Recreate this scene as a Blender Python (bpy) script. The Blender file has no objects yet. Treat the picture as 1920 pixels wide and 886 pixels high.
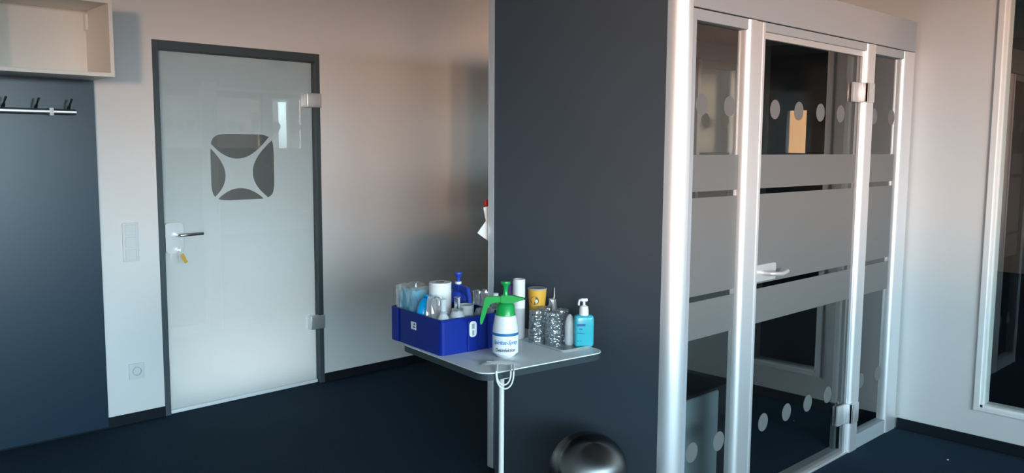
import bpy, bmesh, math, random
from mathutils import Vector, Matrix
random.seed(4)
PI = math.pi
SC = bpy.context.scene
COL = SC.collection

# ------------------------------------------------------------------ camera
# x runs along the wall with the door, y towards that wall, z up
CAM_Z = 1.552
yaw, pit, rol = 0.7662, -0.1052, 0.0062
F = Vector((math.sin(yaw)*math.cos(pit), math.cos(yaw)*math.cos(pit), math.sin(pit)))
R0 = Vector((math.cos(yaw), -math.sin(yaw), 0)); U0 = R0.cross(F)
R1 = R0*math.cos(rol) + U0*math.sin(rol); U1 = -R0*math.sin(rol) + U0*math.cos(rol)
cd = bpy.data.cameras.new('camera'); cam = bpy.data.objects.new('camera', cd); COL.objects.link(cam)
cd.sensor_width = 36; cd.lens = 1585.45/1920*36; cd.clip_start = .05
m = Matrix((R1, U1, -F)).transposed().to_4x4(); m.translation = (0, 0, CAM_Z)
cam.matrix_world = m
SC.camera = cam

# ------------------------------------------------------------------ view, world, lights
SC.view_settings.view_transform = 'Standard'; SC.view_settings.look = 'None'
SC.view_settings.gamma = 1; SC.view_settings.use_curve_mapping = False
SC.view_settings.exposure = 0.3
SUN_E, SKY_S = 2.3, 23.8
w = bpy.data.worlds.new('world'); SC.world = w; w.use_nodes = True
nt = w.node_tree; nt.nodes.clear()
o_ = nt.nodes.new('ShaderNodeOutputWorld'); b_ = nt.nodes.new('ShaderNodeBackground')
tc = nt.nodes.new('ShaderNodeTexCoord'); sx = nt.nodes.new('ShaderNodeSeparateXYZ')
nt.links.new(tc.outputs['Generated'], sx.inputs[0])
rz = nt.nodes.new('ShaderNodeValToRGB'); mz = nt.nodes.new('ShaderNodeMath'); mz.operation = 'MULTIPLY_ADD'
mz.inputs[1].default_value = 2.0; mz.inputs[2].default_value = .5
nt.links.new(sx.outputs['Z'], mz.inputs[0]); nt.links.new(mz.outputs[0], rz.inputs[0])
e = rz.color_ramp.elements
e[0].position = .40; e[0].color = (.05, .05, .045, 1); e[1].position = .95; e[1].color = (.60, .86, 1.0, 1)
for p_, c_ in ((.46, (.10, .10, .10, 1)), (.50, (.24, .27, .30, 1)), (.54, (.40, .46, .51, 1)), (.575, (.50, .57, .62, 1)), (.64, (.62, .88, 1.0, 1))):
    q = e.new(p_); q.color = c_
# the sunset side of the sky (towards +x) is orange near the horizon
mx = nt.nodes.new('ShaderNodeMapRange'); mx.inputs[1].default_value = .6; mx.inputs[2].default_value = .85
nt.links.new(sx.outputs['X'], mx.inputs[0])
mix = nt.nodes.new('ShaderNodeMix'); mix.data_type = 'RGBA'
nt.links.new(mx.outputs[0], mix.inputs[0]); nt.links.new(rz.outputs[0], mix.inputs[6])
mix.inputs[7].default_value = (.18, .095, .046, 1)
# sky dimmed towards -x, an added falloff that keeps window reflections dark
m2 = nt.nodes.new('ShaderNodeMapRange'); m2.inputs[1].default_value = -.84; m2.inputs[2].default_value = -.70
m2.inputs[3].default_value = .08; m2.inputs[4].default_value = 1.0
nt.links.new(sx.outputs['X'], m2.inputs[0])
vm = nt.nodes.new('ShaderNodeVectorMath'); vm.operation = 'SCALE'
nt.links.new(mix.outputs[2], vm.inputs[0]); nt.links.new(m2.outputs[0], vm.inputs['Scale'])
nt.links.new(vm.outputs[0], b_.inputs[0]); b_.inputs[1].default_value = SKY_S
nt.links.new(b_.outputs[0], o_.inputs[0])

def look_dir(ob, d):
    ob.rotation_euler = Vector(d).to_track_quat('-Z', 'Y').to_euler()
sd = bpy.data.lights.new('low_sun', 'SUN'); sun = bpy.data.objects.new('low_sun', sd); COL.objects.link(sun)
sd.energy = SUN_E; sd.angle = math.radians(5.5); sd.color = (1.0, .56, .34)
sun.location = (-6, -12, 3); look_dir(sun, (math.sin(math.radians(37.5)), math.cos(math.radians(37.5)), -.005))
WINS = [(-5.6, -2.75), (-2.55, .15), (.35, 3.3)]     # openings in the window wall (x ranges)
WZ0, WZ1, WY = .95, 2.65, -4.0
for i, (a, b) in enumerate(WINS):
    ld = bpy.data.lights.new('daylight_window', 'AREA'); lo = bpy.data.objects.new('daylight_window', ld); COL.objects.link(lo)
    ld.shape = 'RECTANGLE'; ld.size = b-a; ld.size_y = WZ1-WZ0; ld.cycles.is_portal = True
    lo.location = ((a+b)/2, WY-.12, (WZ0+WZ1)/2); look_dir(lo, (0, 1, 0))
ld = bpy.data.lights.new('added_door_backlight', 'AREA'); lo = bpy.data.objects.new('added_door_backlight', ld); COL.objects.link(lo)  # added unseen lamp that backlights the lower part of the frosted door
ld.shape = 'RECTANGLE'; ld.size = 1.0; ld.size_y = .6; ld.energy = 23; ld.spread = math.radians(44); ld.color = (1.0, .96, .92)
lo.location = (2.35, 5.5, 2.75); look_dir(lo, (0, 0, -1))

# ------------------------------------------------------------------ materials
def mat(name, col, rough=.6, metal=0., spec=.5, bump=0., bscale=300, var=0., vscale=8, coat=0., alpha=None, trans=0., ior=1.45, emit=None, aniso=0., coat_r=.1):
    m = bpy.data.materials.new(name); m.use_nodes = True; nt = m.node_tree
    p = nt.nodes['Principled BSDF']
    p.inputs['Base Color'].default_value = (*col, 1); p.inputs['Roughness'].default_value = rough
    p.inputs['Metallic'].default_value = metal; p.inputs['Specular IOR Level'].default_value = spec
    p.inputs['Coat Weight'].default_value = coat; p.inputs['Coat Roughness'].default_value = coat_r
    p.inputs['Transmission Weight'].default_value = trans; p.inputs['IOR'].default_value = ior
    if aniso: p.inputs['Anisotropic'].default_value = aniso
    if emit: p.inputs['Emission Color'].default_value = (*emit[0], 1); p.inputs['Emission Strength'].default_value = emit[1]
    t = nt.nodes.new('ShaderNodeTexCoord')
    if var:
        n = nt.nodes.new('ShaderNodeTexNoise'); n.inputs['Scale'].default_value = vscale; n.inputs['Detail'].default_value = 4
        nt.links.new(t.outputs['Object'], n.inputs['Vector'])
        mp = nt.nodes.new('ShaderNodeMapRange'); mp.inputs[3].default_value = 1-var; mp.inputs[4].default_value = 1+var
        nt.links.new(n.outputs['Fac'], mp.inputs[0])
        h = nt.nodes.new('ShaderNodeHueSaturation'); h.inputs['Color'].default_value = (*col, 1)
        nt.links.new(mp.outputs[0], h.inputs['Value']); nt.links.new(h.outputs[0], p.inputs['Base Color'])
    if bump:
        n = nt.nodes.new('ShaderNodeTexNoise'); n.inputs['Scale'].default_value = bscale; n.inputs['Detail'].default_value = 3
        nt.links.new(t.outputs['Object'], n.inputs['Vector'])
        bp = nt.nodes.new('ShaderNodeBump'); bp.inputs['Strength'].default_value = bump; bp.inputs['Distance'].default_value = .002
        nt.links.new(n.outputs['Fac'], bp.inputs['Height']); nt.links.new(bp.outputs[0], p.inputs['Normal'])
    return m

def glass_mat(name, tint=(.93, .96, .95), ior=1.52, k_=1.7):
    """architectural pane: clear transmission plus mirror reflection by Fresnel"""
    m = bpy.data.materials.new(name); m.use_nodes = True; nt = m.node_tree; nt.nodes.clear()
    o = nt.nodes.new('ShaderNodeOutputMaterial'); mx = nt.nodes.new('ShaderNodeMixShader')
    fr = nt.nodes.new('ShaderNodeFresnel'); fr.inputs[0].default_value = ior
    geo = nt.nodes.new('ShaderNodeNewGeometry')
    tr = nt.nodes.new('ShaderNodeBsdfTransparent'); tr.inputs[0].default_value = (*tint, 1)
    gl = nt.nodes.new('ShaderNodeBsdfGlossy'); gl.inputs['Roughness'].default_value = 0.0
    # each slab reflects once, at its outer face
    one = nt.nodes.new('ShaderNodeMath'); one.operation = 'SUBTRACT'; one.inputs[0].default_value = 1
    nt.links.new(geo.outputs['Backfacing'], one.inputs[1])
    fm = nt.nodes.new('ShaderNodeMath'); fm.operation = 'MULTIPLY'
    nt.links.new(fr.outputs[0], fm.inputs[0]); nt.links.new(one.outputs[0], fm.inputs[1])
    k = nt.nodes.new('ShaderNodeMath'); k.operation = 'MULTIPLY'; k.inputs[1].default_value = k_; k.use_clamp = True
    nt.links.new(fm.outputs[0], k.inputs[0])
    nt.links.new(k.outputs[0], mx.inputs[0]); nt.links.new(tr.outputs[0], mx.inputs[1]); nt.links.new(gl.outputs[0], mx.inputs[2])
    nt.links.new(mx.outputs[0], o.inputs[0])
    return m

def film_mat(name, col, dif=.45, tl=.45, clear=.1, gloss=.04):
    m = bpy.data.materials.new(name); m.use_nodes = True; nt = m.node_tree; nt.nodes.clear()
    o = nt.nodes.new('ShaderNodeOutputMaterial')
    d = nt.nodes.new('ShaderNodeBsdfDiffuse'); d.inputs[0].default_value = (*col, 1)
    t = nt.nodes.new('ShaderNodeBsdfTranslucent'); t.inputs[0].default_value = (*col, 1)
    c = nt.nodes.new('ShaderNodeBsdfTransparent')
    g = nt.nodes.new('ShaderNodeBsdfGlossy'); g.inputs['Roughness'].default_value = .35
    m1 = nt.nodes.new('ShaderNodeMixShader'); m1.inputs[0].default_value = tl/(tl+dif)
    nt.links.new(d.outputs[0], m1.inputs[1]); nt.links.new(t.outputs[0], m1.inputs[2])
    m2 = nt.nodes.new('ShaderNodeMixShader'); m2.inputs[0].default_value = clear
    nt.links.new(m1.outputs[0], m2.inputs[1]); nt.links.new(c.outputs[0], m2.inputs[2])
    m3 = nt.nodes.new('ShaderNodeMixShader'); m3.inputs[0].default_value = gloss
    nt.links.new(m2.outputs[0], m3.inputs[1]); nt.links.new(g.outputs[0], m3.inputs[2])
    nt.links.new(m3.outputs[0], o.inputs[0])
    return m

M = {}
M['wall'] = mat('wall_paint', (.74, .73, .72), .85, bump=.15, bscale=400)
M['ceiling'] = mat('ceiling_paint', (.8, .8, .79), .9)
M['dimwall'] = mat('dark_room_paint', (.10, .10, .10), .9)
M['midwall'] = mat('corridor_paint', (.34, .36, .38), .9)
M['carpet'] = mat('navy_carpet', (.018, .038, .060), .95, spec=.1, bump=.9, bscale=500, var=.35, vscale=120)
M['base'] = mat('dark_baseboard', (.008, .012, .018), .7, spec=.2)
M['frame'] = mat('anthracite_frame', (.055, .075, .085), .5)
M['blue'] = mat('slate_blue_board', (.006, .026, .050), .30, coat=.55, coat_r=.30, spec=.6, bump=.1, bscale=600)
M['slate'] = mat('slate_laminate', (.068, .088, .112), .5, spec=.4, bump=.25, bscale=500, var=.04, vscale=200)
M['alu'] = mat('satin_aluminium', (.86, .87, .89), .43, metal=.7)
M['alurecess'] = mat('shadow_gap_profile', (.14, .145, .15), .5, metal=.3)
M['alumatt'] = mat('silver_powder_coat', (.34, .37, .405), .55, metal=.0)
M['chrome'] = mat('satin_steel', (.82, .83, .84), .38, metal=.7)
M['brushed'] = mat('brushed_steel', (.13, .13, .13), .36, metal=1.0, aniso=.8)
M['white'] = mat('white_plastic', (.80, .81, .82), .35)
M['whitesat'] = mat('white_lacquer', (.80, .76, .70), .5)
M['whiteedge'] = mat('white_window_casing', (.85, .85, .84), .45)
M['switchw'] = mat('switch_plastic', (.66, .67, .67), .45)
M['polished'] = mat('polished_steel', (.80, .81, .82), .18, metal=1.0)
M['paper'] = mat('white_paper', (.84, .84, .83), .9)
M['black'] = mat('black_plastic', (.01, .01, .012), .4)
M['glass'] = glass_mat('clear_pane')
M['dglass'] = glass_mat('double_glazing', k_=2.0)
M['doorfilm'] = film_mat('satin_frosted_film', (.88, .92, .96), .36, .64, .02, .05)
M['boothfilm'] = film_mat('grey_frosted_film', (.38, .385, .385), .4, .6, .05, .03)
M['green'] = mat('green_plastic', (.005, .36, .07), .3, coat=.2)
M['navy'] = mat('royal_blue_plastic', (.002, .020, .24), .40, spec=.3)
M['bluepl'] = mat('blue_plastic', (.02, .06, .45), .3)
M['darkblue'] = mat('dark_blue_plastic', (.006, .012, .08), .3)
M['label'] = mat('white_label', (.82, .86, .92), .5)
M['labelband'] = mat('blue_label_band', (.02, .16, .38), .5)
M['inkblue'] = mat('blue_ink', (.04, .22, .50), .6)
M['inkdark'] = mat('dark_ink', (.06, .07, .11), .6)
M['cyan'] = mat('turquoise_gel', (.05, .46, .56), .2, trans=.08, ior=1.4)
M['cyanbright'] = mat('bright_blue_liquid', (.0, .42, .92), .25)
M['cyanpack'] = mat('light_blue_print', (.06, .50, .72), .4)
M['yellow'] = mat('yellow_card', (.78, .42, .05), .5)
M['brown'] = mat('brown_print', (.17, .10, .07), .6)
M['greenprint'] = mat('green_print', (.03, .16, .13), .5)
M['redprint'] = mat('dark_red_print', (.14, .05, .05), .5)
M['tag'] = mat('yellow_key_tag', (.60, .38, .04), .4)
M['purple'] = mat('purple_cap', (.16, .10, .45), .4)
M['red'] = mat('red_plastic', (.45, .02, .02), .4)
M['table'] = mat('light_grey_laminate', (.80, .83, .84), .40, var=.03, vscale=90)
M['tableedge'] = mat('dark_grey_edge', (.03, .045, .055), .5)
M['pvc'] = mat('white_pole', (.72, .72, .70), .45)
M['seatlit'] = mat('lit_upholstery_paint', (.20, .24, .27), .9, bump=.4, bscale=700)
M['seatdark'] = mat('black_upholstery', (.012, .012, .014), .8)
M['cg'] = mat('drinking_glass', (.93, .96, .97), .06, trans=.97, ior=1.5, bump=1.0, bscale=90)
M['milky'] = mat('milky_plastic', (.80, .86, .88), .3, trans=.45, ior=1.3)

def cutglass_mat(name):
    m = bpy.data.materials.new(name); m.use_nodes = True; nt = m.node_tree; nt.nodes.clear()
    o = nt.nodes.new('ShaderNodeOutputMaterial'); tc = nt.nodes.new('ShaderNodeTexCoord')
    v = nt.nodes.new('ShaderNodeTexVoronoi'); v.inputs['Scale'].default_value = 75; nt.links.new(tc.outputs['Object'], v.inputs['Vector'])
    b = nt.nodes.new('ShaderNodeBump'); b.inputs['Strength'].default_value = 1; b.inputs['Distance'].default_value = .006
    nt.links.new(v.outputs['Distance'], b.inputs['Height'])
    t = nt.nodes.new('ShaderNodeBsdfTransparent'); t.inputs[0].default_value = (.93, .96, .97, 1)
    g = nt.nodes.new('ShaderNodeBsdfGlossy'); g.inputs['Roughness'].default_value = .08; nt.links.new(b.outputs[0], g.inputs['Normal'])
    d = nt.nodes.new('ShaderNodeBsdfTranslucent'); d.inputs[0].default_value = (.8, .85, .88, 1); nt.links.new(b.outputs[0], d.inputs['Normal'])
    m1 = nt.nodes.new('ShaderNodeMixShader'); m1.inputs[0].default_value = .25; nt.links.new(t.outputs[0], m1.inputs[1]); nt.links.new(g.outputs[0], m1.inputs[2])
    m2 = nt.nodes.new('ShaderNodeMixShader'); m2.inputs[0].default_value = .17; nt.links.new(m1.outputs[0], m2.inputs[1]); nt.links.new(d.outputs[0], m2.inputs[2])
    nt.links.new(m2.outputs[0], o.inputs[0]); return m
M['cut'] = cutglass_mat('cut_glass')
def wrap_mat(name, col, t):
    m = film_mat(name, col, .5, .5, t, .0); nt = m.node_tree
    last = [n for n in nt.nodes if n.type == 'MIX_SHADER' and n.outputs[0].links and n.outputs[0].links[0].to_node.type == 'OUTPUT_MATERIAL'][0]
    last.inputs[0].default_value = .22
    for n in nt.nodes:
        if n.type == 'BSDF_GLOSSY': n.inputs['Roughness'].default_value = .12
    return m
M['wrap'] = wrap_mat('clear_crinkled_film', (.8, .85, .87), .72)
M['wrapmilky'] = wrap_mat('milky_crinkled_film', (.85, .88, .90), .35)

# ------------------------------------------------------------------ mesh helpers
def finish(name, bm, material, parent=None, smooth=False, loc=None, rot=None, mats=None):
    bmesh.ops.recalc_face_normals(bm, faces=bm.faces)
    me = bpy.data.meshes.new(name); bm.to_mesh(me); bm.free()
    for mm in (mats or [material]): me.materials.append(mm)
    if smooth:
        for p in me.polygons: p.use_smooth = True
        try: me.set_sharp_from_angle(angle=math.radians(smooth if smooth is not True else 40))
        except Exception: pass
    o = bpy.data.objects.new(name, me); COL.objects.link(o)
    if parent: o.parent = parent
    if loc: o.location = loc
    if rot: o.rotation_euler = rot
    return o
def new(): return bmesh.new()
def box(bm, x0, x1, y0, y1, z0, z1, bev=0., seg=2, mi=0):
    r = bmesh.ops.create_cube(bm, size=1, matrix=Matrix.Translation(((x0+x1)/2, (y0+y1)/2, (z0+z1)/2)) @ Matrix.Diagonal((x1-x0, y1-y0, z1-z0, 1)))
    vs = r['verts']; fs = list({f for v in vs for f in v.link_faces})
    for f in fs: f.material_index = mi
    if bev:
        es = list({e for v in vs for e in v.link_edges})
        bmesh.ops.bevel(bm, geom=es, offset=bev, segments=seg, profile=.5, affect='EDGES')
    return bm
def lathe(bm, prof, n=32, cx=0, cy=0, mi=0, matrix=None):
    rings = []
    for r, z in prof:
        ring = []
        if r < 1e-6:
            ring = [bm.verts.new((cx, cy, z))]
        else:
            ring = [bm.verts.new((cx+r*math.cos(2*PI*k/n), cy+r*math.sin(2*PI*k/n), z)) for k in range(n)]
        rings.append(ring)
    for a, b in zip(rings, rings[1:]):
        for k in range(n):
            k2 = (k+1) % n
            if len(a) == 1 and len(b) == 1: continue
            if len(a) == 1: f = bm.faces.new((a[0], b[k], b[k2]))
            elif len(b) == 1: f = bm.faces.new((a[k], a[k2], b[0]))
            else: f = bm.faces.new((a[k], a[k2], b[k2], b[k]))
            f.material_index = mi
    if matrix is not None:
        bmesh.ops.transform(bm, matrix=matrix, verts=[v for r_ in rings for v in r_])
    return bm
def tube(bm, pts, r, n=10, cap=True, flat=1.0):
    pts = [Vector(p) for p in pts]; rings = []
    up = Vector((0, 0, 1))
    prev = None
    for i, p in enumerate(pts):
        d = (pts[min(i+1, len(pts)-1)]-pts[max(i-1, 0)]).normalized()
        if prev is None:
            a = d.cross(up if abs(d.z) < .95 else Vector((1, 0, 0))).normalized()
        else:
            a = (prev - d*prev.dot(d)).normalized()
        prev = a; b = d.cross(a)
        rr = r[i] if isinstance(r, (list, tuple)) else r
        rings.append([bm.verts.new(p + a*rr*math.cos(2*PI*k/n) + b*rr*flat*math.sin(2*PI*k/n)) for k in range(n)])
    for A, B in zip(rings, rings[1:]):
        for k in range(n): bm.faces.new((A[k], A[(k+1) % n], B[(k+1) % n], B[k]))
    if cap:
        bm.faces.new(rings[0]); bm.faces.new(list(reversed(rings[-1])))
    return bm
def prism(bm, poly, t0, t1, axis='z', mi=0):
    """poly of 2-D points extruded along an axis"""
    def P(a, b, t):
        return (a, b, t) if axis == 'z' else ((a, t, b) if axis == 'y' else (t, a, b))
    A = [bm.verts.new(P(a, b, t0)) for a, b in poly]; B = [bm.verts.new(P(a, b, t1)) for a, b in poly]
    n = len(poly); fs = [bm.faces.new(A), bm.faces.new(list(reversed(B)))]
    for k in range(n): fs.append(bm.faces.new((A[k], B[k], B[(k+1) % n], A[(k+1) % n])))
    for f in fs: f.material_index = mi
    return bm
def rrect(x0, x1, y0, y1, r, n=8):
    out = []
    for cx, cy, a0 in ((x1-r, y1-r, 0), (x0+r, y1-r, 90), (x0+r, y0+r, 180), (x1-r, y0+r, 270)):
        for k in range(n+1):
            a = math.radians(a0+90*k/n); out.append((cx+r*math.cos(a), cy+r*math.sin(a)))
    return out
def flat_curve(name, loops, y0, thick, material, parent):
    """2-D loops in x,z with holes, extruded to a thin sheet facing -y"""
    cu = bpy.data.curves.new(name, 'CURVE'); cu.dimensions = '2D'; cu.fill_mode = 'BOTH'; cu.extrude = thick/2
    for lp in loops:
        s = cu.splines.new('POLY'); s.points.add(len(lp)-1)
        for p, (a, b) in zip(s.points, lp): p.co = (a, b, 0, 1)
        s.use_cyclic_u = True
    tmp = bpy.data.objects.new('tmp', cu); COL.objects.link(tmp)
    dg = bpy.context.evaluated_depsgraph_get(); me = bpy.data.meshes.new_from_object(tmp.evaluated_get(dg))
    bpy.data.objects.remove(tmp); me.name = name
    me.transform(Matrix.Translation((0, y0, 0)) @ Matrix.Rotation(PI/2, 4, 'X'))
    me.materials.clear(); me.materials.append(material)
    o = bpy.data.objects.new(name, me); COL.objects.link(o)
    if parent: o.parent = parent
    return o
def text_mesh(body, size, shear=0., bold=.0, space=1.0, sx=1.0):
    cu = bpy.data.curves.new('t', 'FONT'); cu.body = body; cu.size = size; cu.shear = shear; cu.offset = bold
    cu.align_x = 'CENTER'; cu.align_y = 'CENTER'; cu.space_character = space; cu.extrude = .0002; cu.resolution_u = 3
    tmp = bpy.data.objects.new('tmp', cu); COL.objects.link(tmp)
    dg = bpy.context.evaluated_depsgraph_get(); me = bpy.data.meshes.new_from_object(tmp.evaluated_get(dg))
    bpy.data.objects.remove(tmp)
    if sx != 1: me.transform(Matrix.Diagonal((sx, 1, 1, 1)))
    return me

def empty(name, loc=(0, 0, 0), rz=0., label=None, cat=None, group=None, kind=None):
    o = bpy.data.objects.new(name, None); COL.objects.link(o); o.empty_display_size = .05
    o.location = loc; o.rotation_euler = (0, 0, rz); tag(o, label, cat, group, kind); return o
def tag(o, label=None, cat=None, group=None, kind=None):
    if label: o['label'] = label
    if cat: o['category'] = cat
    if group: o['group'] = group
    if kind: o['kind'] = kind
    return o

# ------------------------------------------------------------------ the room
D, RX, LX, CZ = 4.7914, 4.7616, -6.0, 2.95      # door wall, right wall, left wall, ceiling
def wall_y(name, x0, x1, y0, y1, z1, holes, material):
    """wall along x with rectangular openings (xa, xb, za, zb)"""
    bm = new(); xs = x0
    for xa, xb, za, zb in sorted(holes):
        if xa > xs: box(bm, xs, xa, y0, y1, 0, z1)
        if za > 0: box(bm, xa, xb, y0, y1, 0, za)
        if zb < z1: box(bm, xa, xb, y0, y1, zb, z1)
        xs = xb
    if xs < x1: box(bm, xs, x1, y0, y1, 0, z1)
    return tag(finish(name, bm, material), kind='structure')
def wall_x(name, y0, y1, x0, x1, z1, holes, material):
    bm = new(); ys = y0
    for ya, yb, za, zb in sorted(holes):
        if ya > ys: box(bm, x0, x1, ys, ya, 0, z1)
        if za > 0: box(bm, x0, x1, ya, yb, 0, za)
        if zb < z1: box(bm, x0, x1, ya, yb, zb, z1)
        ys = yb
    if ys < y1: box(bm, x0, x1, ys, y1, 0, z1)
    return tag(finish(name, bm, material), kind='structure')

bm = new(); box(bm, LX-.15, 12.2, -6.2, 8.2, -.1, 0)
tag(finish('floor', bm, M['carpet']), kind='structure')
bm = new(); box(bm, LX-.15, 12.2, -6.2, 8.2, CZ, CZ+.1)
tag(finish('ceiling', bm, M['ceiling']), kind='structure')
DX0, DX1, DZ = 1.8493, 2.8983, 2.13
wall_y('wall_door_side', LX, RX+.14, D, D+.14, CZ, [(DX0, DX1, 0, DZ)], M['wall'])
wall_y('wall_window_side', LX, RX+.14, WY-.2, WY, CZ, [(a, b, WZ0, WZ1) for a, b in WINS], M['wall'])
wall_x('wall_left', WY-.2, D+.14, LX-.14, LX, CZ, [], M['wall'])
RW = (.95, 1.405, .215, 2.62)
wall_x('wall_right', WY, D, RX, RX+.14, CZ, [RW], M['wall'])
# neighbouring dark room behind the right wall and the corridor behind the glass door
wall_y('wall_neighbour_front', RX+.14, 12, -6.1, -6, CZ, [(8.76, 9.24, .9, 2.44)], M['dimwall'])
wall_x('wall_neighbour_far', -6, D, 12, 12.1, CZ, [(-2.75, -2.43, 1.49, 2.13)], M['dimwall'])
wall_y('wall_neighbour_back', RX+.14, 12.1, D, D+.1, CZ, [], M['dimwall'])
wall_y('wall_corridor_back', .5, 4.9, 7.0, 7.1, CZ, [], M['midwall'])
wall_x('wall_corridor_left', D+.14, 7.0, .4, .5, CZ, [], M['midwall'])
wall_x('wall_corridor_right', D+.14, 7.0, 4.8, 4.9, CZ, [], M['midwall'])

bm = new(); box(bm, .5, 4.8, D+.14, 7.0, .0, .012)  # pale floor added to bounce lamp light onto the lower door film
tag(finish('floor_corridor_bounce', bm, mat('pale_bounce_floor', (.78, .77, .75), .5)), kind='structure')
# windows of the window wall: frames with a mullion
for i, (a, b) in enumerate(WINS):
    r = empty('window_%d' % (i+1), ((a+b)/2, WY-.1, WZ0), kind='structure')
    bm = new(); hw = (b-a)/2; h = WZ1-WZ0
    box(bm, -hw, hw, -.03, .03, 0, .06, .004); box(bm, -hw, hw, -.03, .03, h-.06, h, .004)
    for x in (-hw, hw-.06): box(bm, x, x+.06, -.03, .03, .06, h-.06)
    finish('window_frame', bm, M['white'], r)
    bm = new(); box(bm, -hw, hw, .06, .16, -.03, 0, .004)
    finish('window_sill', bm, M['white'], r)

w1 = [o for o in COL.objects if o.name == 'window_1'][0]
bm = new(); A = []  # curtain and rod added out of view to weaken light on the door wall
for k in range(241):
    x = -1.5+3.0*k/240; y = .16+.035*math.sin(k*.52)
    A.append([bm.verts.new((x, y, z)) for z in (-.15, 1.80)])
for p, q in zip(A, A[1:]): bm.faces.new((p[0], q[0], q[1], p[1]))
M['sheer'] = film_mat('sun_dimming_fabric', (.8, .8, .8), .5, .5, .38, 0)
finish('added_sun_curtain', bm, M['sheer'], w1, smooth=True)
bm = new(); tube(bm, [(-1.55, .16, 1.81), (1.55, .16, 1.81)], .012, 10); finish('added_curtain_rod', bm, M['alumatt'], w1, smooth=True)

# glazed opening in the right wall
r = empty('window_4', (RX, 1.23, .2), kind='structure')
def casing():
    bm = new(); y0, y1, z0, z1 = RW[0]-1.23, RW[1]-1.23, RW[2]-.2, RW[3]-.2
    x0, x1, wd = -.012, .02, .03
    for (a, b, c, d) in ((y0-wd, y1+wd, z0-wd+.01, z0), (y0-wd, y1+wd, z1, z1+wd), (y0-wd, y0, z0, z1), (y1, y1+wd, z0, z1)):
        box(bm, x0, x1, a, b, c, d, .003)
    return bm
finish('window_frame', casing(), M['whiteedge'], r)
bm = new()
y0, y1, z0, z1 = RW[0]-1.23, RW[1]-1.23, RW[2]-.2, RW[3]-.2
for (a, b, c, d) in ((y0, y1, z0, z0+.012), (y0, y1, z1-.012, z1), (y0, y0+.012, z0, z1), (y1-.012, y1, z0, z1)):
    box(bm, .0, .045, a, b, c, d)
finish('inner_frame', bm, M['whiteedge'], r)
bm = new(); box(bm, .03, .036, y0+.01, y1-.01, z0+.01, z1-.01)
finish('window_pane', bm, M['dglass'], r)

# baseboards
def board(name, *a):
    bm = new(); box(bm, *a, .003, 1); return tag(finish(name, bm, M['base']), kind='structure')
board('baseboard_door_side', LX, DX0-.001, D-.012, D, 0, .06)
board('baseboard_corner', DX1+.001, RX, D-.012, D, 0, .06)
board('baseboard_right', RX-.012, RX, WY, 1.82, 0, .06)
board('baseboard_right_back', RX-.012, RX, 2.92, D-.012, 0, .06)

# ------------------------------------------------------------------ the glass door with its logo
dr = empty('door_1', (DX0, D, 0), kind='structure')
W = DX1-DX0
bm = new()
for (a, b, c, d) in ((0, .033, 0, DZ), (W-.033, W, 0, DZ), (.033, W-.033, DZ-.05, DZ)):
    box(bm, a, b, -.006, .075, c, d, .002, 1)
finish('door_frame', bm, M['frame'], dr)
bm = new()   # pale rebate seal behind the frame
for (a, b, c, d) in ((.033, .040, .0, DZ-.05), (W-.040, W-.033, 0, DZ-.05), (.033, W-.033, DZ-.057, DZ-.05)):
    box(bm, a, b, .05, .075, c, d)
finish('door_seal', bm, M['frame'], dr)
GY = .030
gx0, gx1, gz0, gz1 = .036, W-.036, .012, DZ-.056
bm = new(); box(bm, gx0, gx1, GY, GY+.008, gz0, gz1)
pane = finish('door_pane', bm, M['glass'], dr)
DA = math.radians(1.0)    # the leaf is not quite shut
def swing(o):
    o.rotation_euler = (0, 0, DA); o.location = (gx1-gx1*math.cos(DA)+GY*math.sin(DA), GY-GY*math.cos(DA)-gx1*math.sin(DA), 0); return o
swing(pane)
# frosted film with the four clear lenses of the logo cut out
LX0, LZ0, LW, LH = 2.178-DX0, 1.62, .41, .395
def UV(u, v): return (LX0+u*LW, LZ0-v*LH)
def squircle(t):
    n = 6.0; c, s = math.cos(t), math.sin(t)
    k = (abs(c)**n+abs(s)**n)**(-1/n); bow = .0
    return (.5+.5*k*c, .5-.5*k*s)
def ang(p): return math.atan2(.5-p[1], p[0]-.5)
def lens(A, Mid, B, side):
    """arc A->B through Mid, back along the rounded outline"""
    C = (2*Mid[0]-(A[0]+B[0])/2, 2*Mid[1]-(A[1]+B[1])/2)
    pts = []
    for k in range(25):
        t = k/24; pts.append(((1-t)**2*A[0]+2*t*(1-t)*C[0]+t*t*B[0], (1-t)**2*A[1]+2*t*(1-t)*C[1]+t*t*B[1]))
    a, b = ang(B), ang(A)
    d = (b-a+PI) % (2*PI)-PI
    for k in range(0, 25):
        pts.append(squircle(a+d*k/24))
    return [UV(*p) for p in pts]
loops = [[(gx0, gz0), (gx1, gz0), (gx1, gz1), (gx0, gz1)],
         lens((.02, .16), (.45, .37), (.90, .065), 'top'), lens((.965, .10), (.65, .55), (.865, .955), 'right'),
         lens((.80, .975), (.44, .82), (.10, .97), 'bottom'), lens((.055, .94), (.22, .6), (.006, .22), 'left')]
fl = flat_curve('frosted_film', loops, GY+.0100, .0008, M['doorfilm'], pane)
bm = new(); box(bm, gx0, gx1, GY-.008, GY+.012, .003, .024, .002, 1)
swing(finish('door_sweep', bm, M['white'], dr))
for zc in (1.839, .409):
    bm = new(); box(bm, 2.803-DX0, 2.908-DX0, GY-.040, GY+.008, zc-.045, zc+.045, .006, 3)
    h = finish('hinge', bm, M['chrome'], dr, smooth=True)
bm = new(); prism(bm, rrect(1.886-DX0-.0, 1.99-DX0, .936, 1.113, .022), GY-.016, GY, 'y')
bmesh.ops.bevel(bm, geom=[e for e in bm.edges], offset=.003, segments=2, affect='EDGES')
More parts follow.
